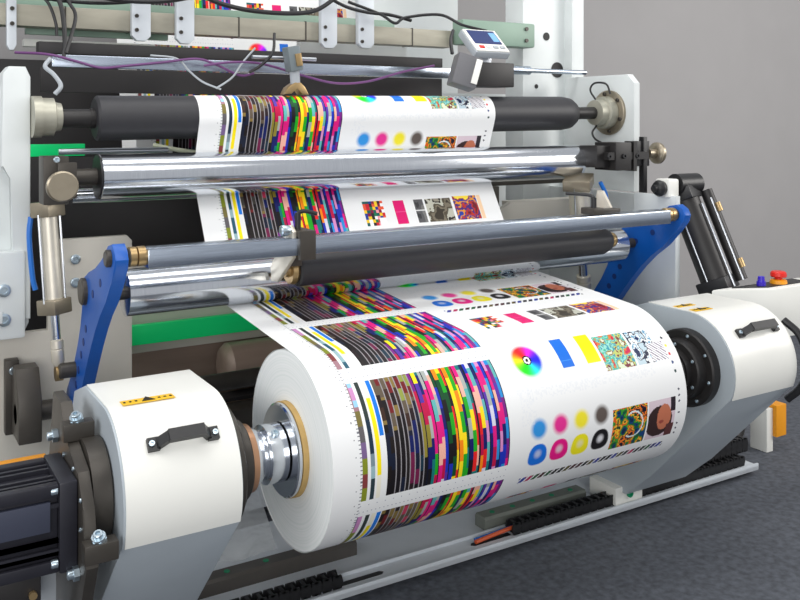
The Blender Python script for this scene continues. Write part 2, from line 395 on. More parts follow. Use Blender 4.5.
RC = (0., .583); RR = .286
circ = [  # (y, z, radius, turn) along the web from the roll to the back; turn -1 = centre right of travel
 (RC[0], RC[1], RR, -1), (.52, .990, .0772, 1), (.690, 1.075, .030, 1), (.791, 1.352, .0805, 1),
 (.885, 1.561, .0825, -1), (1.62, 1.555, .045, -1), (1.78, 1.10, .08, 1), (2.25, 3.1, .0001, 1)]
def tangent(a, b):
    (y1, z1, r1, t1), (y2, z2, r2, t2) = a, b
    # left normal n of heading d: centre i = touch point + t_i * r_i * n
    dy, dz = y2-y1, z2-z1; D = math.hypot(dy, dz); k = (t2*r2-t1*r1)/D
    base = math.atan2(dz, dy); phi = base-math.asin(k) if False else None
    # n . (c2-c1) = t2 r2 - t1 r1 ; heading d = base angle + delta, n = d rotated +90
    delta = -math.asin(k)
    ang = base-delta if False else base+math.asin(-k)
    ny, nz = -math.sin(ang), math.cos(ang)
    if abs(ny*dy+nz*dz-(t2*r2-t1*r1)) > 1e-6:
        ang = base+math.asin(k); ny, nz = -math.sin(ang), math.cos(ang)
    return (y1-t1*r1*ny, z1-t1*r1*nz), (y2-t2*r2*ny, z2-t2*r2*nz), ang
STEP = .0028
pts = []; seg = []; length = 0; marks = {}
prev_ang = None
for i in range(len(circ)-1):
    p, q, ang = tangent(circ[i], circ[i+1])
    if i > 0:
        y, z, r, t = circ[i]
        da = ang-prev_ang
        while t > 0 and da < 0: da += 2*math.pi
        while t < 0 and da > 0: da -= 2*math.pi
        n = max(2, int(abs(da)*r/STEP)); a0 = prev_ang
        for k in range(1, n):
            a = a0+da*k/n; pts.append((y+t*r*math.sin(a), z-t*r*math.cos(a))); seg.append(('a', i))
    d = math.hypot(q[0]-p[0], q[1]-p[1]); n = max(2, int(d/STEP))
    for k in range(n+1): pts.append((p[0]+(q[0]-p[0])*k/n, p[1]+(q[1]-p[1])*k/n)); seg.append(('l', i))
    prev_ang = ang
# remove duplicates
P2 = [pts[0]]; S2 = [seg[0]]
for p, g in zip(pts[1:], seg[1:]):
    if math.hypot(p[0]-P2[-1][0], p[1]-P2[-1][1]) > 1e-5: P2.append(p); S2.append(g)
pts, seg = P2, S2
A = np.array(pts); L = np.concatenate([[0], np.cumsum(np.hypot(*(A[1:]-A[:-1]).T))])
theta0 = math.atan2(A[0][1]-RC[1], -(A[0][0]-RC[0])); s = L+theta0*RR
mid = (s[1:]+s[:-1])/2; my = (A[1:, 0]+A[:-1, 0])/2; mz = (A[1:, 1]+A[:-1, 1])/2
def shift(mask, cond, target):
    i = np.where(mask & cond)[0][0]; mid[mask] += target-mid[i]
sg = np.array([g[1]*2+(g[0] == 'l') for g in seg])[1:]
mB = (sg >= 4) & (sg <= 6); shift(mB, (sg == 5) & (mz > 1.185), .47)
mC = (sg >= 7) & (sg < 13); shift(mC, (sg == 7) & (mz > 1.462), .013)
mD = (sg >= 13); shift(mD, (mz > 1.925), .252)
TILT = .0118
sgp = np.concatenate([[sg[0]], sg]); tl_ = np.zeros(len(pts)); tl_[(sgp >= 8) & (sgp <= 9)] = TILT
for q_, rev in ((7, 0), (9, 1)):
    ii = np.where(sgp == q_)[0]; f_ = np.linspace(0, 1, len(ii)); tl_[ii] = TILT*((1-f_) if rev else f_)
web = web_mesh('paper_web', pts, mid, tl_)
tag(web, 'glossy white paper web with printed colour bars running from the rollers down to the roll', 'paper web')

roll = T('printed_paper_roll', 'big wound roll of white paper printed with colour bars, dots and photos', 'paper roll', (0, 0, RC[1]))
th = np.linspace(theta0-2*math.pi, theta0, int(2*math.pi*RR/STEP))
wrap = web_mesh('outer_wrap', [(-RR*math.cos(a)+RC[0], RC[1]+RR*math.sin(a)) for a in th], (th[1:]+th[:-1])/2*RR)
wrap.parent = roll; wrap.matrix_parent_inverse = Matrix.Translation((0, 0, -RC[1])); wrap['label'] = 'printed outer layer of the roll'
b = N(); ringtube(b, [(X0+.001, .137), (X0+.001, RR-.003), (X0+.004, RR-.0012), (X1-.004, RR-.0012), (X1-.001, RR-.003), (X1-.001, .137)], (0, 0, 0), (1, 0, 0), 96)
body = obj('wound_body', b, 'wound'); body.parent = roll; body['label'] = 'white side of the wound paper'
b = N(); ringtube(b, [(X0-.016, .124), (X0-.016, .1365), (X1+.012, .1365), (X1+.012, .124)], (0, 0, RC[1]), (1, 0, 0), 64)
obj('cardboard_core', b, 'cardboard', roll, label='tan cardboard core tube')

# idlers that turn the web
for k, lb in ((2, 'thin steel idler behind the flat steel tie bar'), (5, 'thin steel idler behind the top rubber roller'), (6, 'steel idler low behind the polished roller')):
    y, z, r, t = circ[k]
    o = obj('idler_roller', cyl(N(), (-.12, y, z), (1.5, y, z), r-.0015, 24), 'steel'); tag(o, lb, 'roller', 'idler rollers behind the machine front')

# ------------------------------------------------------------------ rollers
t = T('steel_roller', 'lower polished steel roller held between the two blue arms', 'roller', (.7, .52, .990))
obj('roller_shell', lathe(N(), [(0, .0), (0, .060), (.004, .0758), (2.196, .0758), (2.20, .066), (2.20, 0)], (-.385, .52, .990), (1, 0, 0), 64), 'chrome', t)
obj('shaft', cyl(N(), (-.445, .52, .990), (1.915, .52, .990), .022, 24), 'black2', t)
t = T('nip_roller', 'dark rubber covered roller pressed against the lower steel roller', 'roller', (.85, .40, 1.033))
obj('rubber_cover', lathe(N(), [(0, .03), (0, .052), (.006, .058), (1.42, .058), (1.455, .046), (1.46, .03)], (.165, .395, 1.036), (1, 0, 0), 48), 'rubber', t)
obj('bearing', lathe(N(), [(0, 0), (0, .022), (.014, .024), (.014, .046), (.03, .050), (.038, .046), (.038, 0)], (.126, .395, 1.036), (1, 0, 0), 24), 'brass', t)
obj('bearing', lathe(N(), [(0, 0), (0, .03), (.012, .034), (.028, .032), (.04, .024), (.044, 0)], (1.626, .395, 1.036), (1, 0, 0), 24), 'brass', t)
t = T('tie_bar', 'long blue grey steel tie bar joining the tips of the two blue arms', 'bar', (.75, .27, 1.14))
obj('square_bar', box(N(), -.385, 1.84, .235, .318, 1.108, 1.166, .006), 'bar', t)
for x0, x1 in ((-.435, -.385), (1.84, 1.895)):
    obj('end_collar', lathe(N(), [(0, 0), (0, .026), (.004, .030), ((x1-x0)*.45, .030), ((x1-x0)*.5, .023), ((x1-x0)*.55, .03), (x1-x0, .03), (x1-x0, 0)], (x0, .275, 1.142), (1, 0, 0), 24), 'brass', t)
t = T('polished_roller', 'long polished steel roller above the tie bar, with an adjusting bracket at each end', 'roller', (.7, .791, 1.352))
obj('roller_shell', lathe(N(), [(0, .0), (0, .074), (.004, .079), (2.206, .079), (2.21, .074), (2.21, 0)], (-.404, .791, 1.352), (1, 0, 0), 64), 'chrome', t)
obj('end_cap', lathe(N(), [(0, .0), (0, .03), (.002, .077), (.006, .077), (.006, 0)], (-.410, .791, 1.352), (1, 0, 0), 48), 'black', t)
obj('shaft', cyl(N(), (-.52, .791, 1.352), (-.41, .791, 1.352), .030, 24), 'black2', t)
obj('shaft', cyl(N(), (1.80, .791, 1.352), (1.92, .791, 1.352), .030, 24), 'black2', t)
t = T('rubber_roller', 'top dark rubber covered roller carrying the printed web', 'roller', (0, .885, 1.561))
obj('rubber_cover', lathe(N(), [(0, .0), (0, .070), (.008, .081), (2.19, .081), (2.235, .074), (2.262, .058), (2.265, 0)], (-.395, .885, 1.561), (1, 0, 0), 64), 'rubber', t)
obj('shaft', lathe(N(), [(0, .0), (0, .033), (.1, .033), (.1, .036), (.12, .036), (.12, 0)], (-.51, .885, 1.561), (1, 0, 0), 32), 'blackpaint', t)
obj('shaft', cyl(N(), (1.868, .885, 1.561), (2.01, .885, 1.561), .030, 24), 'blackpaint', t)
t.rotation_euler = (0, -math.atan(TILT), 0)
# load cell hubs
t = T('bearing_hub', 'pale round bearing hub on the left post at the top rubber roller end', 'bearing hub', (-.56, .885, 1.561), 'bearing hubs')
obj('hub_body', lathe(N(), [(0, 0), (0, .072), (.03, .072), (.03, .066), (.07, .066), (.075, .052), (.095, .048), (.10, .03), (.10, 0)], (-.605, .885, 1.561), (1, 0, 0), 40), 'hubgrey', t)
t = T('bearing_hub', 'pale round bearing hub bolted on the right side plate', 'bearing hub', (2.1, .885, 1.587), 'bearing hubs')
obj('flange', lathe(N(), [(0, 0), (0, .112), (-.012, .112), (-.016, .106), (-.016, 0)], (2.119, .885, 1.587), (1, 0, 0), 48), 'knob', t)
obj('hub_body', lathe(N(), [(0, 0), (0, .082), (-.04, .078), (-.045, .066), (-.085, .062), (-.09, .04), (-.09, 0)], (2.10, .885, 1.587), (1, 0, 0), 40), 'hubgrey', t)
for k in range(6):
    a = R(60*k+20); b = N(); bolt(b, (2.104, .885+.095*math.cos(a), 1.587+.095*math.sin(a)), (-1, 0, 0), .010, .010); obj('bolt', b, 'black2', t)
tag(obj('hub_cable', tube(N(), [(2.06, .92, 1.65), (2.05, .95, 1.70), (2.06, .93, 1.735), (2.08, .87, 1.73), (2.09, .85, 1.68)], .005), 'black'), 'short looped black cable on top of the right bearing hub', 'cable')
tag(obj('hub_cable', tube(N(), [(-.53, .88, 1.64), (-.51, .88, 1.67), (-.53, .90, 1.71), (-.55, .95, 1.74), (-.53, .96, 1.77)], .008), 'grey'), 'grey bent cable rising from the left bearing hub', 'cable')

# ------------------------------------------------------------------ blue swing arms
def swing_arm(x0, x1, label):
    t = T('swing_arm', label, 'arm', ((x0+x1)/2, .87, .547), 'blue swing arms')
    out = [(.262, 1.185), (.232, 1.168), (.218, 1.142), (.225, 1.115), (.265, 1.07), (.335, 1.0), (.41, .945), (.47, .89), (.53, .825), (.58, .765), (.64, .69), (.70, .61), (.74, .54),
           (.81, .54)]+arc(.87, .545, .06, 180, 390, 8)+[(.90, .60), (.84, .655), (.78, .72), (.72, .80), (.68, .86), (.655, .92), (.66, .98), (.63, 1.035), (.56, 1.06), (.47, 1.085), (.38, 1.12), (.31, 1.175)]
    b = N(); prism(b, out, x0, x1, 'X', .004); obj('arm_body', b, 'blue', t)
    s = -1
    for cy, cz, r in ((.275, 1.142, .026), (.613, .99, .044)):
        obj('disc_cap', lathe(N(), [(0, 0), (0, r), (.012, r), (.016, r-.005), (.016, 0)], (x0, cy, cz), (-1, 0, 0), 32), 'black2', t)
    for cy, cz in ((.60, .87), (.635, .82), (.67, .77), (.71, .71), (.75, .65), (.40, 1.05), (.50, 1.0)):
        for xx, d in ((x0, -1),):
            obj('hole', lathe(N(), [(0, 0), (0, .013), (.0015, .013), (.0015, 0)], (xx, cy, cz), (d, 0, 0), 20), M['hole_shade'], t)
    return t
M['hole_shade'] = mat('shaded_hole_blue', (8, 44, 110), .5)  # darker copy of the blue: hole shade painted on flat discs
t = swing_arm(-.485, -.445, 'blue curved swing arm at the left end of the steel roller')
t2 = swing_arm(1.905, 1.945, 'blue curved swing arm at the right end of the steel roller')
obj('lug_pin', lathe(N(), [(0, 0), (0, .026), (.05, .026), (.055, .02), (.055, 0)], (-.485, .765, .70), (-1, 0, 0), 20), 'black2', t)
obj('pivot_shaft', cyl(N(), (-.66, .87, .545), (2.05, .87, .545), .034, 28), 'black2')
tag(bpy.data.objects['pivot_shaft'], 'long black pivot shaft along the bottom of the blue arms', 'shaft')
t = T('pivot_bracket', 'black wedge shaped bearing block on the beige plate at the left shaft end', 'bracket', (-.65, .87, .5))
b = N(); prism(b, [(.80, .46), (.95, .46), (.95, .62), (.93, .70), (.86, .70), (.80, .60)], -.66, -.585, 'X', .004); obj('block', b, 'black2', t)
b = N(); box(b, -.68, -.635, .955, .998, .45, .71, .004); obj('back_plate', b, 'black2', t)
b = N(); bolt(b, (-.655, .953, .675), (0, -1, 0), .014, .012); obj('bolt', b, 'zinc', t)

# ------------------------------------------------------------------ nip levers
def nip_lever(x, label, right=False):
    t = T('nip_lever', label, 'lever', (x, .33, 1.12), 'roller levers on the tie bar')
    b = N(); prism(b, [(.245, 1.185), (.25, 1.10), (.37, 1.005), (.42, 1.00), (.43, 1.05), (.33, 1.14), (.31, 1.20), (.27, 1.205)], x, x+.014, 'X', .002); obj('side_plate', b, 'alu', t)
    b = N(); box(b, x+.014, x+.07, .215, .235, 1.095, 1.19, .003); box(b, x+.014, x+.07, .235, .345, 1.168, 1.19, .003); box(b, x+.014, x+.07, .32, .345, 1.06, 1.168, .003); obj('clamp_block', b, 'black2', t)
    for z in (1.19, 1.13):
        obj('clamp_knob', lathe(N(), [(0, 0), (0, .013), (.012, .018), (.03, .018), (.034, .012), (.034, 0)], (x-.002, .262, z), (-1, 0, 0), 10), 'zinc' if z > 1.15 else 'black2', t)
    b = N(); cyl(b, (x+.03, .27, 1.185), (x+.03, .27, 1.245), .010, 12); tube(b, [(x+.03, .27, 1.245), (x+.03, .30, 1.26), (x-.03, .34, 1.28)] if right else [(x+.03, .27, 1.245), (x+.05, .26, 1.25), (x+.09, .25, 1.24)], .007, 8); obj('lever_handle', b, 'black', t)
    return t
nip_lever(.088, 'left lever clamp on the tie bar holding the dark nip roller')
t = T('nip_lever', 'right lever clamp with a black handle on the tie bar by the silver cylinder', 'lever', (1.62, .33, 1.12), 'roller levers on the tie bar')
b = N(); prism(b, [(.38, 1.25), (.41, 1.25), (.44, 1.13), (.41, 1.095), (.33, 1.105), (.322, 1.17)], 1.58, 1.595, 'X', .002); obj('side_plate', b, 'alu', t)
b = N(); box(b, 1.40, 1.46, .24, .315, 1.168, 1.195, .004); obj('clamp_block', b, 'black2', t)
b = N(); cyl(b, (1.43, .27, 1.19), (1.43, .27, 1.235), .011, 12); tube(b, [(1.43, .27, 1.235), (1.42, .29, 1.245), (1.36, .36, 1.25)], .007, 8); obj('lever_handle', b, 'black', t)
b = N(); box(b, 1.46, 1.58, .27, .315, 1.168, 1.185, .004); obj('spacer_block', b, 'black2', t)

# ------------------------------------------------------------------ chuck arms
def chuck_arm(x0, x1, side, label):
    t = T('chuck_arm', label, 'arm', ((x0+x1)/2, .4, FZ), 'white chuck arms')
    r = .213; cz = .58
    # outline (y,z): top flat, round nose, sloped underside, foot
    nose = arc(0, cz, r, 92, 203, 18)
    out = [(.36, cz+r-.05), (.22, cz+r)] + nose + [(.20, .08), (.34, -.045), (.62, -.045), (.64, .20)]
    b = N(); prism(b, out, x0, x1, 'X', .003, 2); obj('arm_body', b, 'armgrey', t, label='blue grey painted arm body')
    rr = r+.003
    shell = arc(0, cz, rr, 90, 203, 20); inner = arc(0, cz, r+.0004, 90, 203, 20)[::-1]
    b = N(); prism(b, [(.22, cz+rr)]+shell+inner+[(.22, cz+r+.0004)], x0+.006, x1-.002, 'X'); obj('nose_cover', b, 'white', t, 50, 'glossy white cover over the arm nose')
    return t, r
M['armgrey'] = mat('arm_grey_paint', (176, 185, 192), .4, 0, .03, 6)
tl, r = chuck_arm(-.57, -.262, -1, 'white left chuck arm with black handle, holding the near end of the paper roll')
tr, r = chuck_arm(1.68, 2.05, 1, 'white right chuck arm with black handle, holding the far end of the paper roll')
# handles on the noses
def on_nose(x, deg, rr): a = R(deg); return Vector((x, -rr*math.cos(a), .58+rr*math.sin(a)))
def handle(xa, xb, deg, t):
    b = N(); a = on_nose(xa, deg, .216); n = (on_nose(0, deg, 1)-Vector((0, 0, .58))); up = Vector((1, 0, 0)).cross(n)
    def slab(c0, c1, w=.011, h=.006):
        q = [c0, c1]
        d = (c1-c0).normalized(); s_ = d.cross(up).normalized()
        vs = []
        for c in q:
            for su, sn in ((-1, -1), (1, -1), (1, 1), (-1, 1)): vs.append(b.verts.new(c+up*w*su+s_*h*sn))
        for f in ((0, 1, 2, 3), (4, 7, 6, 5), (0, 4, 5, 1), (1, 5, 6, 2), (2, 6, 7, 3), (3, 7, 4, 0)): b.faces.new([vs[i] for i in f])
    A_, B_ = on_nose(xa, deg, .216), on_nose(xb, deg, .216); hx = Vector((1, 0, 0))
    slab(A_-hx*.012+n*.006, A_+hx*.018+n*.006, .017)
    slab(A_+hx*.014+n*.004, A_+hx*.040+n*.044, .013, .008)
    slab(A_+hx*.034+n*.042, B_-hx*.034+n*.042, .015, .010)
    slab(B_-hx*.040+n*.044, B_-hx*.014+n*.004, .013, .008)
    slab(B_-hx*.018+n*.006, B_+hx*.012+n*.006, .017)
    h = obj('handle', b, 'black', t, smooth=20)
    for X in (xa-.002, xb+.002):
        b = N(); bolt(b, on_nose(X, deg, .216)+n*.012, n, .008, .006); obj('handle_screw', b, 'zinc', h)
handle(-.487, -.325, 42, tl); handle(1.775, 1.985, 43, tr)
def label_strip(x0, x1, y0, y1, t):
    z = .58+.216+.0006
    o = obj('warning_label', box(N(), x0, x1, y0, y1, z, z+.0015), 'yellow', t, label='yellow warning label')
    b = N(); xm = (x0+x1)/2; ym = (y0+y1)/2; h = (y1-y0)
    prism(b, [(xm-.018, ym-h*.30), (xm+.018, ym-h*.30), (xm, ym+h*.62)], z+.0016, z+.003, 'Z')
    n = 9
    for k in range(n):
        xx = x0+.008+(x1-x0-.016)*k/(n-1)
        if abs(xx-xm) > .02: box(b, xx-.003, xx+.003, ym-h*.12, ym+h*.12, z+.0016, z+.0026)
    obj('label_print', b, 'ink', o)
label_strip(-.525, -.385, -.030, .008, tl)
label_strip(1.70, 1.80, -.015, .02, tr)
label_strip(1.70, 1.80, .07, .10, tr)
# dark flange discs where the chucks enter
obj('flange_ring', lathe(N(), [(0, 0), (0, .165), (.03, .165), (.034, .16), (.034, .135), (.05, .135), (.05, 0)], (-.262, 0, .58), (1, 0, 0), 56), 'black2', tl)
b = N(); lathe(b, [(0, 0), (0, .150), (-.035, .150), (-.04, .144), (-.04, .118), (-.075, .114), (-.08, .108), (-.08, .085), (-.11, .085), (-.11, 0)], (1.68, 0, .58), (1, 0, 0), 56)
fr = obj('flange_ring', b, 'blackpaint', tr)
for k in range(8):
    a = R(45*k+12); b = N(); bolt(b, (1.641, .132*math.cos(a), .58+.132*math.sin(a)), (-1, 0, 0), .007, .006); obj('bolt', b, 'zinc', fr)
for k in range(6):
    a = R(60*k+30); b = N(); bolt(b, (1.601, .098*math.cos(a), .58+.098*math.sin(a)), (-1, 0, 0), .007, .006); obj('bolt', b, 'zinc', fr)
# foot of the right arm
b = N(); box(b, 1.64, 1.80, .36, .52, -.095, -.02, .004); f = obj('foot_plate', b, 'white', tr)
b = N(); bolt(b, (1.72, .36, -.055), (0, -1, 0), .016, .012); obj('bolt', b, 'greendot', f)
# core chucks
t = T('core_chuck', 'shiny steel core chuck gripping the near end of the paper roll', 'chuck', (-.1, 0, .58), 'core chucks')
obj('thrust_ring', lathe(N(), [(0, 0), (0, .108), (.010, .111), (.035, .111), (.04, .105), (.04, 0)], (-.225, 0, .58), (1, 0, 0), 48), 'black2', t)
obj('tan_ring', lathe(N(), [(0, 0), (0, .098), (.022, .094), (.022, 0)], (-.186, 0, .58), (1, 0, 0), 48), 'copper', t)
obj('hub', lathe(N(), [(0, 0), (0, .082), (.02, .078), (.032, .070), (.040, .070), (.044, .084), (.095, .084), (.095, 0)], (-.165, 0, .58), (1, 0, 0), 48), 'chrome', t)
b = N(); bolt(b, (-.10, -.045, .650), (0, -.6, .8), .012, .010); obj('bolt', b, 'zinc', t)
obj('disc', lathe(N(), [(0, 0), (0, .129), (.004, .134), (.012, .134), (.012, 0)], (-.066, 0, .583), (1, 0, 0), 64), 'chrome', t)
t = T('core_chuck', 'black core chuck gripping the far end of the paper roll', 'chuck', (1.45, 0, .58), 'core chucks')
obj('hub', lathe(N(), [(0, 0), (0, .128), (.05, .128), (.05, .09), (.21, .083), (.21, 0)], (X1+.015, 0, .58), (1, 0, 0), 48), 'blackpaint', t)

# ------------------------------------------------------------------ motor and its mounting plate on the left arm
t = T('mounting_plate', 'large dark bolted steel plate on the outer face of the left chuck arm', 'plate', (-.61, 0, .3))
b = N(); prism(b, [(.22, .79), (.11, .79), (.075, .74), (.02, .70), (-.10, .67), (-.16, .60), (-.17, .53), (-.20, .47), (-.14, .36), (.28, -.04), (.48, -.04), (.34, .40)], -.655, -.625, 'X', .004)
obj('plate', b, 'black2', t)
obj('boss_ring', lathe(N(), [(0, 0), (0, .135), (.046, .135), (.050, .13), (.05, 0)], (-.622, 0, .58), (1, 0, 0), 48), 'black2', t)
for y, z in ((.045, .745), (-.21, .53)):
    b = N(); box(b, -.665, -.585, y-.022, y+.022, z-.038, z+.008, .004); blk = obj('clamp_block', b, 'black2', t)
    b = N(); q0 = Vector((-.626, y, z+.006)); qa = Vector((-.25, -.35, .9)).normalized(); cyl(b, q0, q0+qa*.012, .019, 6); cyl(b, q0+qa*.012, q0+qa*.018, .017, 20); bolt(b, q0+qa*.017, qa, .012, .012); obj('bolt', b, 'zinc', blk)
for y, z in ((.15, .69), (-.12, .43)):
    b = N(); cyl(b, (-.656, y, z), (-.670, y, z), .018, 6); bolt(b, (-.669, y, z), (-1, 0, 0), .012, .014); obj('bolt', b, 'zinc', t)
for k in range(8):
    a = R(45*k+22); b = N(); bolt(b, (-.6555, .155*math.cos(a), .58+.155*math.sin(a)*.6), (-1, 0, 0), .006, .004); obj('screw', b, 'zinc', t)
t = T('servo_motor', 'black ribbed servo motor in the lower left corner', 'motor', (-.85, 0, .57))
hw = .104; cz = .545
b = N(); box(b, -.70, -.656, -hw-.008, hw+.008, cz-hw-.008, cz+hw+.008, .006); obj('front_plate', b, 'motor', t)
b = N(); box(b, -1.02, -.70, -hw+.012, hw-.012, cz-hw+.012, cz+hw-.012, .004)
for k in range(-3, 4):
    if k in (0,): continue
    for s_ in (-1, 1):
        o_ = k*.028
        box(b, -1.02, -.70, s_*(hw-.013), s_*(hw), cz+o_-.005, cz+o_+.005) if abs(o_) > .04 else None
        box(b, -1.02, -.70, -hw, -hw+.013, cz-.062+.03*(k > 0)-.005, cz-.062+.03*(k > 0)+.005) if abs(k) == 1 else None
        box(b, -1.02, -.70, o_-.005, o_+.005, cz+s_*(hw-.013), cz+s_*hw)
for s1 in (-1, 1):
    for s2 in (-1, 1): box(b, -1.02, -.70, s1*(hw-.026), s1*(hw+.004), cz+s2*(hw-.026), cz+s2*(hw+.004), .004)
obj('ribbed_body', b, 'motor', t)
b = N(); box(b, -1.0, -.72, -hw-.003, -hw+.02, cz-.005, cz+.068, .002); obj('side_panel', b, mat('slate_panel', (62, 66, 82), .35), t, label='slate blue side panel')
for y, z in ((-hw+.004, cz+hw-.012), (-hw-.0, cz-hw+.018), (hw-.01, cz+hw-.01)):
    b = N(); bolt(b, (-.703, y, z), (-1, 0, 0), .011, .016); obj('bolt', b, 'zinc', t)
b = N(); box(b, -.86, -.74, -.10, -.02, cz-hw-.07, cz-hw-.004, .005); obj('connector_box', b, 'blackpaint', t)
b = N(); cyl(b, (-.76, -.101, cz-hw-.045), (-.76, -.112, cz-hw-.045), .010, 10); obj('plug', b, 'brass', t)
b = N(); box(b, -.755, -.69, -.02, .10, .22, .42, .003); tag(obj('junction_box', b, 'grey'), 'small grey metal box below the servo motor', 'box')
b = N(); box(b, -1.3, -.66, .26, .31, .565, .592, .004); tag(obj('guard_rail', b, 'orange'), 'orange painted flat rail behind the servo motor', 'rail')

# ------------------------------------------------------------------ base frame on the floor
b = N(); box(b, -.9, 2.56, .345, 1.0, -.118, -.098, .002); box(b, -.9, 2.56, .345, .355, -.118, -.088, .002); box(b, -.85, 2.45, .60, .98, FZ, -.118)
box(b, -.9, 2.5, .445, .455, -.098, -.085, .001)
tag(obj('base_frame', b, 'lgrey'), 'long pale grey base frame lying on the floor under the roll', 'base frame')
M['railgrey'] = mat('worn_rail_steel', (128, 132, 124), .4, .3, .06, 20); M['raildark'] = mat('dark_rail_steel', (92, 88, 84), .4, .3, .06, 20)
def guide(x0, x1, y, label, n, m='raildark'):
    t = T('guide_rail', label, 'rail', ((x0+x1)/2, y, -.098), 'guide rails')
    b = N(); prism(b, [(y-.036, -.098), (y+.036, -.098), (y+.036, -.055), (y+.028, -.045), (y-.028, -.045), (y-.036, -.055)], x0, x1, 'X', .002); obj('rail', b, m, t)
    for k in range(n):
        xx = x0+.06+(x1-x0-.12)*k/(n-1); obj('plug', cyl(N(), (xx, y, -.046), (xx, y, -.043), .011, 12), 'greendot', t)
guide(-.36, .50, .60, 'dark guide rail with green plugs on the base below the left end of the roll', 6)
guide(1.03, 1.57, .50, 'dark guide rail with green plugs on the base left of the right arm foot', 5, 'railgrey')
guide(2.12, 2.44, .53, 'short dark guide rail with green plugs right of the right arm foot', 3, 'railgrey')
def chain(x0, x1, y, z, label, n, h=.045, wd=.05):
    t = T('cable_chain', label, 'cable chain', ((x0+x1)/2, y, z), 'cable carrier chains')
    p = (x1-x0)/n
    for k in range(n):
        b = N(); a = x0+p*k
        for yy in (y-wd/2, y+wd/2-.008):
            prism(b, [(a+.004, z), (a+p*.9, z), (a+p*1.05, z+h*.5), (a+p*.9, z+h), (a+.004, z+h), (a-.002, z+h*.5)], yy, yy+.008, 'Y')
        box(b, a+p*.3, a+p*.62, y-wd/2, y+wd/2, z+h-.006, z+h); box(b, a+p*.3, a+p*.62, y-wd/2, y+wd/2, z, z+.006)
        obj('link', b, 'black', t)
    return t
chain(-.55, .34, .40, -.096, 'black cable chain in the base channel below the left end of the roll', 22)
t = chain(1.10, 2.50, .40, -.096, 'black cable chain running under the right arm foot along the base edge', 34)
t = chain(2.24, 2.56, .44, -.048, 'short raised black cable chain at the right end of the base', 8, .065, .07)
tag(obj('copper_cable', tube(N(), [(.93, .395, -.087), (1.0, .40, -.084), (1.05, .40, -.08), (1.12, .40, -.075)], .008), 'orangehose'), 'orange brown cable leading into the right cable chain', 'cable')
tag(obj('blue_cable', tube(N(), [(.94, .415, -.088), (1.02, .415, -.085), (1.12, .415, -.08)], .006), 'bluehose'), 'dark blue cable beside the orange brown one at the chain start', 'cable')
t = bpy.data.objects['base_frame']
for x0, x1 in ((.34, .52), (.91, 1.10)):
    obj('cable_slot', prism(N(), [(x0, .388), (x1-.012, .388), (x1, .40), (x1-.012, .412), (x0, .412)] if x0 < .5 else [(x0+.012, .388), (x1, .388), (x1, .412), (x0+.012, .412), (x0, .40)], -.0978, -.0965, 'Z'), 'black', t, label='black cable slot')
# clear film hanging behind the near end of the roll
b = N(); n = 16; g = []
for i in range(n+1):
    row = []
    for j in range(n+1):
        a, c = i/n, j/n
        z = .47-.52*c; x = -.17+.05*a+(.34*a)*(.25+.75*c)-.07*c*(1-a); y = .42+.26*c+.02*math.sin(9*a+4*c)+.015*math.sin(17*a)
        row.append(b.verts.new((x, y, z)))
    g.append(row)
for i in range(n):
    for j in range(n): b.faces.new((g[i][j], g[i+1][j], g[i+1][j+1], g[i][j+1]))
tag(obj('plastic_film', b, 'film', smooth=80), 'crumpled clear plastic film hanging beside the near end of the roll', 'plastic film')
# orange bumper and roller wheel at the far right
t = T('bumper', 'orange tipped white bumper block at the right end of the machine', 'bumper', (2.85, .55, FZ))
obj('pad', box(N(), 2.88, 2.96, .48, .62, -.065, .095, .004), 'orange', t)
obj('mount', box(N(), 2.83, 2.88, .50, .60, FZ, .08, .004), 'white', t)
tag(obj('hose_bundle', tube(N(), [(2.66, .74, .10), (2.74, .66, .06), (2.75, .62, -.02), (2.68, .60, -.085)], .042, 16), 'blackpaint'), 'thick black corrugated hose curling behind the right cable chain', 'hose')

# ------------------------------------------------------------------ frame plates, left
t = T('side_post', 'tall pale grey cast side post at the left edge of the machine', 'post', (-.66, .95, .8))
b = N(); prism(b, [(-.700, .80), (-.625, .80), (-.606, .84), (-.606, 1.70), (-.622, 1.735), (-.675, 1.735), (-.695, 1.71), (-.74, 1.35), (-.9, 1.30), (-1.1, 1.25), (-1.1, .80)], .94, .998, 'Y', .003)
prism(b, [(-.66, .86), (-.606, .86), (-.606, 1.70), (-.622, 1.735), (-.675, 1.735), (-.695, 1.71), (-.70, 1.39), (-.665, 1.35)], .90, .94, 'Y', .006)
obj('casting', b, 'white2', t)
b = N(); box(b, -.95, -.625, .88, .94, .80, 1.10, .012); box(b, -.95, -.70, .865, .88, .86, .90, .004); obj('flange_block', b, 'white2', t)
for z in (.97, .86+.01): 
    b = N(); bolt(b, (-.695, .88, z), (0, -1, 0), .022, .008); obj('bolt', b, 'zinc', t)
b = N(); prism(b, [(-1.3, .20), (-.231, .20), (-.231, 1.095), (-.25, 1.115), (-.505, 1.115), (-.53, 1.09), (-.53, .79), (-1.3, .79)], 1.0, 1.03, 'Y', .002)
o = T('side_plate', 'light beige machined plate behind the left blue arm', 'plate', (-.4, 1.0, .5)); obj('plate', b, 'beige', o)
for x, z in ((-.437, 1.04), (-.437, .955)):
    b = N(); bolt(b, (x, 1.0, z), (0, -1, 0), .018, .008); obj('bolt', b, 'zinc', o)
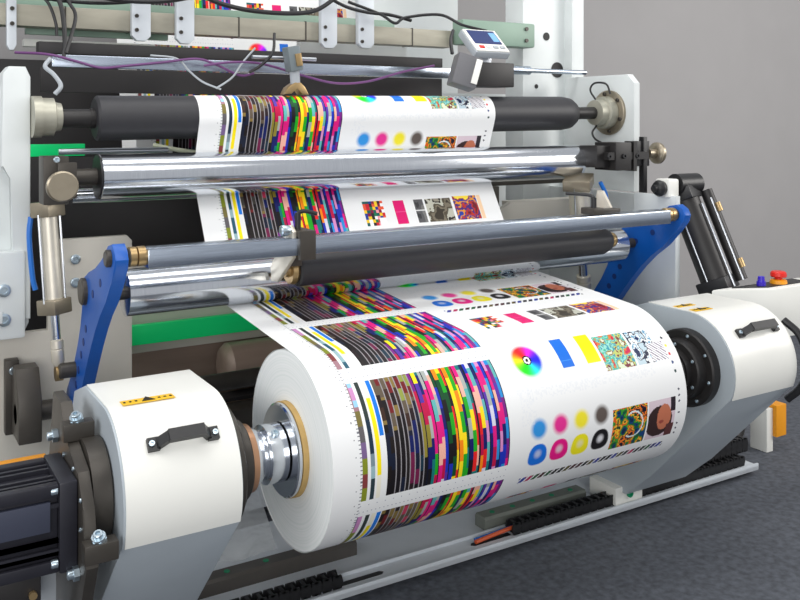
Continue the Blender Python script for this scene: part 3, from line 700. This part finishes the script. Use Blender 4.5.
# left adjusting block and knob
t = T('adjusting_block', 'dark adjusting block with a round bronze knob at the left end of the polished roller', 'bracket', (-.55, .7, 1.36))
b = N(); box(b, -.60, -.52, .69, .78, 1.27, 1.43, .004); box(b, -.56, -.50, .66, .69, 1.29, 1.41, .003); obj('block', b, 'black2', t)
obj('knob', lathe(N(), [(0, 0), (0, .02), (.02, .02), (.022, .046), (.03, .050), (.045, .050), (.05, .045), (.05, 0)], (-.555, .655, 1.335), (0, -1, 0), 40), 'knob', t)
b = N(); bolt(b, (-.565, .66, 1.42), (0, -1, 0), .010, .008); obj('bolt', b, 'zinc', t)
# pneumatic cylinders
def air_cylinder(top, bot, rb, label, frac=.60, hose=1):
    top, bot = Vector(top), Vector(bot); d = (bot-top).normalized(); Lh = (bot-top).length
    t = T('air_cylinder', label, 'air cylinder', tuple(bot), 'aluminium air cylinders')
    e = top+d*Lh*frac
    obj('barrel', cyl(N(), top+d*.03, e-d*.03, rb*.86, 28), 'alu', t)
    for c, nm in ((top+d*.015, 'end_cap'), (e-d*.015, 'end_cap')):
        b = N(); r = rb*1.12; box(b, c.x-r, c.x+r, c.y-r, c.y+r, c.z-.026, c.z+.026, .005, rot=d.to_track_quat('Z', 'Y').to_matrix().to_4x4(), piv=c); obj(nm, b, 'knob', t)
    obj('rod', cyl(N(), e, bot-d*.09, rb*.40, 16), 'chrome', t)
    obj('clevis', lathe(N(), [(0, rb*.45), (.004, rb*.6), (.03, rb*.6), (.032, rb*.5), (.036, rb*.6), (.075, rb*.6), (.09, rb*.4)], bot-d*.115, d, 16), 'alu', t)
    obj('rod_eye', lathe(N(), [(0, 0), (0, .026), (.024, .026), (.024, 0)], (bot.x-.012, bot.y, bot.z), (1, 0, 0), 24), 'brass', t)
    s_ = d.cross(Vector((0, 1, 0))).normalized()
    for k in (-1, 1):
        obj('tie_rod', cyl(N(), top+d*.03+s_*rb*k*.95-Vector((0, rb*.5, 0)), e-d*.03+s_*rb*k*.95-Vector((0, rb*.5, 0)), .004, 8), 'steel', t)
    return t
air_cylinder((-.565, .82, 1.26), (-.535, .78, .69), .036, 'aluminium air cylinder between the bronze knob and the left blue arm', .63)
tag(obj('air_hose', tube(N(), [(-.615, .84, 1.22), (-.62, .84, 1.15), (-.61, .84, 1.02), (-.60, .84, .97)], .009), 'bluehose'), 'blue air hose beside the left air cylinder', 'hose')
tag(obj('air_hose', tube(N(), [(-.575, .80, 1.06), (-.565, .79, 1.02), (-.54, .78, .97)], .008), 'orangehose'), 'short orange hose on the left air cylinder', 'hose')
air_cylinder((1.74, .70, 1.275), (1.872, .80, .70), .056, 'aluminium air cylinder above the right blue arm', .63)
tag(obj('air_hose', tube(N(), [(1.84, .66, 1.26), (1.875, .66, 1.20), (1.895, .67, 1.13), (1.90, .67, 1.08)], .010), 'bluehose'), 'blue air hose beside the right air cylinder', 'hose')

# ------------------------------------------------------------------ frame plates, right
b = N(); prism(b, [(.72, 1.20), (1.2, 1.20), (1.2, 1.775), (.765, 1.775), (.72, 1.73)], 2.12, 2.16, 'X', .003)
tag(obj('side_plate', b, 'white2'), 'white upright side plate at the right end of the top rollers', 'plate')
b = N(); prism(b, [(.80, FZ), (1.6, FZ), (1.6, 1.195), (.60, 1.195), (.50, 1.18), (.43, 1.05), (.43, .55), (.80, .40)], 2.085, 2.115, 'X', .003)
tag(obj('lower_side_frame', b, 'white2'), 'large pale lower side frame behind the right blue arm', 'frame')
b = N(); box(b, 1.90, 2.20, 1.30, 1.45, FZ, 3.2, .003); box(b, 2.19, 2.275, 1.24, 1.45, FZ, 3.2, .003)
t = T('frame_column', 'broad white column behind the right end of the top roller', 'column', (2.05, 1.35, FZ)); obj('column', b, 'white2', t)
obj('column_hole', cyl(N(), (2.06, 1.2985, 2.0), (2.06, 1.297, 2.0), .022, 20), 'dark', t)
obj('column_hole', cyl(N(), (2.136, 1.2985, 1.822), (2.136, 1.297, 1.822), .042, 24), 'dark', t)
obj('column_hole', cyl(N(), (1.99, 1.2985, 1.73), (1.99, 1.297, 1.73), .012, 20), 'dark', t)
b = N(); box(b, 1.31, 1.90, 1.9, 2.0, FZ, 3.2, .003); tag(obj('rear_column', b, 'white2'), 'pale rear column behind the beige beam end', 'column')
t = T('green_block', 'sage green mounting block on the column at the beam end', 'block', (1.65, 1.25, 1.98))
obj('block', box(N(), 1.44, 1.90, 1.20, 1.295, 1.925, 2.05, .012), 'green_box', t)
for z in (1.96, 2.02):
    obj('bolt', cyl(N(), (1.84, 1.20, z), (1.84, 1.192, z), .010, 14), 'black2', t)
b = N(); prism(b, [(1.40, .90), (2.08, .90), (2.08, 1.15), (1.60, 1.15), (1.50, 1.10)], 1.02, 1.05, 'Y'); box(b, 1.62, 2.08, 1.05, 1.12, 1.13, 1.15)
tag(obj('inner_plate', b, 'beige'), 'pale machined plate behind the black lever handle at the right', 'plate')
# right adjusting bracket
t = T('adjusting_block', 'dark adjusting bracket with a bronze hand knob at the right end of the polished roller', 'bracket', (2.0, .7, 1.36))
b = N(); box(b, 1.80, 1.88, .64, .76, 1.33, 1.43, .003); box(b, 1.88, 1.98, .60, .74, 1.315, 1.445, .003); box(b, 1.98, 2.08, .64, .70, 1.34, 1.435, .003); box(b, 1.84, 2.10, .605, .64, 1.365, 1.40); box(b, 1.995, 2.015, .60, .66, 1.31, 1.45); obj('block', b, 'blackpaint', t)
b = N(); box(b, 2.08, 2.105, .62, .65, 1.20, 1.47, .002); box(b, 2.04, 2.13, .63, .66, 1.33, 1.45, .002); obj('strip', b, 'black', t)
obj('knob', lathe(N(), [(0, 0), (0, .022), (.045, .022), (.05, .046), (.056, .052), (.070, .052), (.076, .046), (.076, 0)], (2.13, .64, 1.39), (1, 0, 0), 36), 'knob', t)
for k in range(3):
    b = N(); bolt(b, (1.84+.09*k, .605 if k != 1 else .60, 1.382), (0, -1, 0), .012, .01); obj('bolt', b, 'black', t)

# big black cylinders at the right
t = T('lift_cylinder', 'big black twin lift cylinder with chrome tie rods by the right blue arm', 'hydraulic cylinder', (2.2, .2, .86))
A0 = Vector((2.19, .50, 1.235)); A1 = Vector((2.25, .325, .785)); d = (A1-A0).normalized(); sd = Vector((.86, -.5, 0)).normalized(); sd = (sd-d*sd.dot(d)).normalized(); fw = d.cross(sd)
obj('barrel', cyl(N(), A0+d*.05, A1, .068, 32), 'blackpaint', t)
obj('barrel', cyl(N(), A0+d*.05+sd*.115, A1+sd*.115, .028, 24), 'blackpaint', t)
for c in (A0+d*.04, A1-d*.01):
    b = N(); r_ = .072; box(b, c.x-r_, c.x+r_, c.y-r_, c.y+r_, c.z-.03, c.z+.03, .006, rot=d.to_track_quat('Z', 'Y').to_matrix().to_4x4(), piv=c); obj('end_cap', b, 'black', t)
for a, s_ in ((-.072, .045), (.020, .071), (.100, .03)):
    obj('tie_rod', cyl(N(), A0+d*.08+sd*a-Vector((0, s_, 0)), A1-d*.01+sd*a-Vector((0, s_, 0)), .0055, 10), 'steel', t)
for q, z_ in ((.13, 'brass'), (.43, 'brass')):
    c = A0+d*(q if q < .3 else .40)+sd*.12-Vector((0, .03, 0)); obj('fitting', cyl(N(), c-d*.02, c+d*.022, .014, 12), 'brass', t)
obj('clevis', cyl(N(), (2.125, .47, 1.25), (2.27, .47, 1.25), .050, 24), 'black', t)
t = T('end_stop', 'white square block with a black rubber cap left of the lift cylinder', 'block', (2.15, .36, 1.27))
obj('block', box(N(), 2.04, 2.11, .43, .51, 1.195, 1.28, .010), 'white', t)
obj('rubber_cap', lathe(N(), [(0, 0), (0, .034), (.02, .038), (.035, .03), (.04, .018), (.055, .016), (.055, 0)], (2.04, .47, 1.237), (-1, 0, 0), 28), 'black', t)
b = N(); prism(b, [(.40, 1.06), (.66, 1.06), (.66, 1.204), (.40, 1.204)], 2.055, 2.083, 'X', .003); tag(obj('stop_bracket', b, 'white2'), 'pale bracket plate under the white end stop block', 'bracket')

# control box
t = T('control_box', 'white control box with red emergency stop and violet button by the right arm', 'control box', (2.2, .1, .75))
foot = [(2.085, .225), (2.335, .10), (2.80, .10), (2.80, .225)]
b = N(); prism(b, foot, .58, .805, 'Z', .006, 2); obj('case', b, 'white', t)
b = N(); prism(b, [(2.19, .205), (2.34, .13), (2.62, .13), (2.62, .21)], .805, .809, 'Z'); obj('top_panel', b, 'black', t)
obj('push_button', lathe(N(), [(0, 0), (0, .020), (.018, .020), (.018, .016), (.040, .014), (.042, 0)], (2.345, .17, .809), (0, 0, 1), 24), 'purple', t)
e = obj('stop_button', lathe(N(), [(0, 0), (0, .016), (.022, .016), (.024, .032), (.030, .036), (.045, .034), (.050, .028), (.051, 0)], (2.46, .165, .813), (0, 0, 1), 32), 'red', t, label='red emergency stop mushroom button')
obj('yellow_collar', lathe(N(), [(0, 0), (0, .038), (.014, .036), (.018, .03), (.018, 0)], (2.46, .165, .809), (0, 0, 1), 32), 'orange', t)
tag(obj('black_strap', tube(N(), [(2.07, -.14, .745), (2.085, -.205, .69), (2.09, -.235, .58), (2.085, -.21, .49), (2.065, -.16, .43)], .015, 10), 'black'), 'black rubber hose curving round the end of the right chuck arm', 'hose')

# ------------------------------------------------------------------ upper cross members
t = T('cross_beam', 'beige square beam across the top of the machine', 'beam', (.4, 1.3, 1.97))
obj('beam', box(N(), -1.3, 1.43, 1.27, 1.36, 1.912, 1.995, .004), 'beam', t)
for x in (-.18+.02, .30, .62, 1.19, -.42):
    obj('joint_line', box(N(), x-.003, x+.003, 1.268, 1.362, 1.910, 1.997), 'black2', t)
HB = [(-.637, -.603, 1.815, 'narrow pale hanging bracket at the left edge'), (-.169, -.093, 1.872, 'leftmost broad pale hanging bracket'), (.014, .090, 1.868, 'pale hanging bracket left of the back web'), (.682, .762, 1.878, 'pale hanging bracket right of the back web'), (.873, .957, 1.886, 'rightmost pale hanging bracket on the beige beam')]
for x0, x1, z0, lb in HB:
    t = T('hanging_bracket', lb, 'bracket', ((x0+x1)/2, 1.25, z0), 'hanging brackets on the beam')
    b = N(); prism(b, [(x0, 2.6), (x0, z0+.02), (x0+min(.02, (x1-x0)*.3), z0), (x1-min(.02, (x1-x0)*.3), z0), (x1, z0+.02), (x1, 2.6)], 1.235, 1.266, 'Y', .002); obj('plate', b, 'lgrey', t)
    for z in (1.915, 1.972):
        b = N(); bolt(b, (x0+.018, 1.235, z), (0, -1, 0), .008, .008); obj('bolt', b, 'black2', t)
tag(obj('light_strip', box(N(), -.55, -.02, 1.42, 1.46, 1.845, 1.875, .003), 'white'), 'white strip under the left end of the beige beam', 'strip')
tag(obj('light_strip', box(N(), .66, 1.25, 1.42, 1.46, 1.86, 1.92, .003), 'white2'), 'pale strip under the right end of the beige beam', 'strip')
tag(obj('sage_panel', box(N(), -.55, .02, 1.37, 1.40, 1.89, 1.93, .003), 'green_box'), 'sage green panel under the left end of the beige beam', 'panel')
tag(obj('upper_beam', box(N(), -1.3, 1.3, 1.62, 1.68, 2.02, 2.07, .003), 'green_box'), 'sage green beam behind the top of the beige beam', 'beam')
tag(obj('dark_track', box(N(), -.53, 1.32, 1.20, 1.26, 1.805, 1.850, .003), 'dark'), 'dark track across the machine under the beige beam', 'track')
tag(obj('cross_bar', box(N(), -.50, 1.55, 1.10, 1.13, 1.748, 1.795, .003), 'bar'), 'blue grey steel bar across above the top rubber roller', 'bar')
tag(obj('thin_shaft', lathe(N(), [(0, 0), (0, .022), (.24, .022), (.24, .012), (.62, .012), (.62, 0)], (1.55, 1.115, 1.80), (1, 0, 0), 20), 'bar'), 'thin steel shaft passing into the white column', 'shaft')
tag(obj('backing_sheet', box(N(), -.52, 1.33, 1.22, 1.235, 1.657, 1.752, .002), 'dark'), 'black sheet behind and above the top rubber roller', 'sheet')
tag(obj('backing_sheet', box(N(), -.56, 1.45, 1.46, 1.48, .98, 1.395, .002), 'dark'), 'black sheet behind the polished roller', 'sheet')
tag(obj('backing_sheet', box(N(), -1.4, 1.29, 2.5, 2.52, FZ, 1.86, .002), 'dark'), 'big dark sheet added at the rear to darken the gaps through the machine', 'sheet')  # added sheet, makes the view through the left gaps dark
b = N(); box(b, 1.52, 1.62, 1.14, 1.20, 1.10, 1.22, .004); box(b, 1.40, 2.07, 1.16, 1.20, 1.22, 1.26, .003)
tag(obj('rear_bracket', b, 'black2'), 'dark bracket behind the pale machined plate at the right', 'bracket')
tag(obj('rear_wall_sheet', box(N(), 1.5, 2.15, 1.72, 1.75, FZ, 1.7, .003), 'white2'), 'pale rear sheet seen under the right end of the polished roller', 'sheet')

# display unit
t = T('display_unit', 'tilted control display with blue screen over a grey box above the top roller', 'display', (1.32, .85, 1.75))
Rm = Matrix.Rotation(R(-38), 4, 'X') @ Matrix.Rotation(R(0), 4, 'Y')
piv = (1.33, .84, 1.90); ROT = Matrix.Rotation(R(-48), 4, 'X')
def rb(x0, x1, y0, y1, z0, z1, bev=0): return box(N(), x0, x1, y0, y1, z0, z1, bev, rot=ROT, piv=piv)
h = obj('display_case', rb(1.215, 1.405, .835, .870, 1.82, 1.985, .006), 'grey', t)
obj('bezel', rb(1.220, 1.400, .829, .835, 1.826, 1.980, .001), 'white', h)
obj('screen', rb(1.235, 1.385, .826, .829, 1.875, 1.970), mat('display_screen', (6, 34, 96), .45, emit=.06), h, label='blue lit screen')
obj('screen_graphics', rb(1.345, 1.38, .8250, .8262, 1.89, 1.955), mat('display_graphics', (120, 170, 210), .2, emit=.15), h)
for k in range(4): obj('button', rb(1.245+.038*k, 1.270+.038*k, .824, .829, 1.842, 1.858, .001), ['red', 'white2', 'grey', 'grey'][k], h)
obj('base_box', box(N(), 1.22, 1.46, .82, .96, 1.70, 1.81, .006), 'blackpaint', t)
obj('support_arm', box(N(), 1.30, 1.36, .86, .9, 1.80, 1.88, .003), 'steel', t)
t = T('amplifier_box', 'small tilted grey box with a white face left of the display', 'box', (1.15, .80, 1.76))
RB = Matrix.Rotation(R(18), 4, 'Y') @ Matrix.Rotation(R(-20), 4, 'Z')
obj('case', box(N(), 1.09, 1.20, .72, .82, 1.69, 1.83, .008, rot=RB, piv=(1.14, .77, 1.76)), mat('mid_grey_plastic', (104, 104, 108), .45), t)
obj('white_face', box(N(), 1.17, 1.197, .712, .722, 1.71, 1.82, .002, rot=RB, piv=(1.14, .77, 1.76)), 'white', t)
# edge sensor over the web
t = T('edge_sensor', 'small grey sensor on a brass foot above the printed web', 'sensor', (.38, .88, 1.66))
obj('housing', box(N(), .345, .40, .84, .90, 1.745, 1.845, .006, rot=Matrix.Rotation(R(-10), 4, 'Y')), mat('sensor_grey', (110, 120, 124), .4), t)
obj('window', box(N(), .372, .398, .834, .842, 1.765, 1.815, .001, rot=Matrix.Rotation(R(-10), 4, 'Y')), 'brass', t)
b = N(); cyl(b, (.38, .87, 1.75), (.385, .87, 1.69), .020, 16); obj('neck', b, 'grey', t)
b = N(); prism(b, [(.33, 1.652), (.345, 1.68), (.375, 1.70), (.40, 1.70), (.42, 1.68), (.435, 1.652), (.405, 1.652), (.385, 1.68), (.36, 1.655)], .85, .90, 'Y', .002); obj('foot', b, 'brass', t)
b = N(); cyl(b, (.22, .92, 1.80), (.50, .92, 1.80), .008, 12); obj('support_rod', b, 'steel', t)

# ------------------------------------------------------------------ lower interior
tag(obj('green_strip', box(N(), -.25, 1.6, 1.28, 1.31, .625, .705, .002), 'green'), 'bright green strip across the machine behind the paper', 'strip')
tag(obj('grey_crossplate', box(N(), -.25, 1.9, 1.33, 1.36, .58, .95, .002), 'beige'), 'pale cross plate above the bright green strip', 'plate')
t = T('dark_drum', 'dark brown drum behind the roll under the green strip', 'drum', (.9, 1.25, .45))
obj('drum', lathe(N(), [(0, 0), (0, .06), (.01, .085), (.03, .10), (1.6, .10), (1.6, 0)], (.20, 1.22, .50), (1, 0, 0), 40), 'brown', t)
tag(obj('lower_beam', box(N(), -.26, 2.0, 1.0, 1.10, .30, .385, .004), 'black2'), 'dark beam under the brown drum', 'beam')
tag(obj('lower_shelf', box(N(), -.25, 2.0, 1.40, 1.44, -.09, .60, .004), 'brown'), 'dark back plate behind the brown drum', 'panel')
tag(obj('lower_crossplate', box(N(), -.62, 2.1, 1.12, 1.15, -.09, .33, .003), 'lgrey'), 'grey plate low behind the paper roll', 'plate')
tag(obj('machine_tray', box(N(), -.25, 1.0, 1.11, 1.2, .385, .40, .002), 'dark'), 'dark tray left of the brown drum', 'tray')

# green bits and rods seen at the left behind the top roller
tag(obj('green_bracket', box(N(), -1.0, -.30, 1.481, 1.52, 1.40, 1.45, .002), 'green'), 'bright green bracket behind the left post under the top roller', 'bracket')
tag(obj('rear_roller', cyl(N(), (-.45, 1.0, 1.27), (.02, 1.0, 1.27), .028, 24), 'chrome'), 'thin polished rear roller under the left end of the long polished roller', 'roller')
tag(obj('rear_rod', cyl(N(), (-.50, .98, 1.435), (-.10, .98, 1.435), .011, 16), 'steel'), 'thin steel rod between the top roller and the polished roller', 'rod')

# ------------------------------------------------------------------ cables
def cable(pts, m, r, label): tag(obj('cable', tube(N(), pts, r, 8), m), label, 'cable')
cable([(-.62, 1.15, 1.80), (-.52, 1.05, 1.79), (-.42, 1.03, 1.765), (-.34, 1.02, 1.745), (-.25, 1.03, 1.755), (-.1, 1.04, 1.775), (.02, 1.0, 1.79), (.10, 1.0, 1.77), (.20, 1.0, 1.73), (.26, 1.0, 1.74)], 'purplecable', .005, 'purple cable looping along the blue grey bar from the left post')
cable([(.05, 1.0, 1.765), (.15, .98, 1.78), (.25, .96, 1.78), (.33, .95, 1.765), (.45, .95, 1.735), (.60, .94, 1.705), (.75, .93, 1.715), (.92, .92, 1.76), (1.06, .88, 1.79)], 'purplecable', .005, 'purple cable running from the edge sensor to the display')
cable([(-.15, 1.04, 1.80), (-.05, 1.03, 1.79), (.0, 1.02, 1.74), (.05, 1.01, 1.70), (.12, 1.0, 1.672)], 'grey', .004, 'thin grey cable dropping behind the left part of the top roller')
cable([(.10, 1.0, 1.675), (.16, .98, 1.72), (.20, .97, 1.78), (.25, .96, 1.84)], 'grey', .004, 'thin grey cable rising left of the edge sensor')
cable([(-.60, 1.18, 2.15), (-.45, 1.15, 2.06), (-.25, 1.14, 2.02), (-.05, 1.14, 2.03), (.10, 1.13, 2.08), (.22, 1.12, 2.2)], 'black', .010, 'thick black cable sagging across the top left of the beige beam')
cable([(-.52, 1.2, 2.3), (-.50, 1.16, 2.08), (-.46, 1.14, 1.98), (-.45, 1.12, 1.85), (-.46, 1.10, 1.78)], 'black', .009, 'black cable hanging down at the left of the beige beam')
cable([(-.49, 1.2, 2.2), (-.44, 1.15, 2.02), (-.41, 1.13, 1.95), (-.43, 1.12, 1.86), (-.45, 1.1, 1.80)], 'black', .007, 'thin black cable curving beside the hanging one at top left')
cable([(.0, 1.2, 2.2), (.1, 1.17, 2.07), (.25, 1.15, 2.02), (.45, 1.14, 2.01), (.60, 1.14, 2.03), (.72, 1.16, 2.10)], 'black', .010, 'thick black cable sagging in front of the back web')
cable([(.80, 1.2, 2.09), (.95, 1.17, 2.04), (1.02, 1.15, 2.0), (1.08, 1.15, 2.03), (1.25, 1.12, 2.05), (1.33, 1.05, 2.0), (1.36, .90, 1.96)], 'black', .007, 'thin black cable along the right end of the beige beam')
cable([(1.16, .88, 1.95), (1.12, .84, 1.90), (1.10, .80, 1.84)], 'black', .008, 'short black cable between the grey box and the display')
cable([(.32, .93, 1.90), (.30, .90, 1.82), (.26, .92, 1.77), (.22, .95, 1.74)], 'black', .006, 'short black cable hooked over the edge sensor')
cable([(-.12, 1.1, 1.45), (0, 1.0, 1.425), (.10, .97, 1.425), (.2, .95, 1.45)], 'ivory', .009, 'ivory cable curving under the left part of the top roller')
cable([(2.03, .885, 1.52), (1.96, .84, 1.49), (1.92, .78, 1.46), (1.91, .72, 1.44)], 'black', .005, 'thin black cable hanging below the right bearing hub')
cable([(-.78, 1.19, 2.10), (-.62, 1.17, 2.03), (-.45, 1.165, 2.005), (-.25, 1.165, 2.01), (-.08, 1.165, 2.05), (.03, 1.17, 2.14)], 'black', .007, 'thinner black cable sagging just above the top left of the beige beam')
cable([(-.58, 1.19, 2.25), (-.55, 1.17, 2.06), (-.50, 1.165, 1.99), (-.475, 1.165, 1.92), (-.47, 1.17, 1.87)], 'black', .006, 'leftmost thin black cable hanging across the beige beam')
cable([(.62, 1.19, 2.14), (.76, 1.18, 2.07), (.88, 1.175, 2.045), (1.0, 1.17, 2.04), (1.12, 1.17, 2.02)], 'black', .008, 'black cable lying on the beige beam right of the back web')
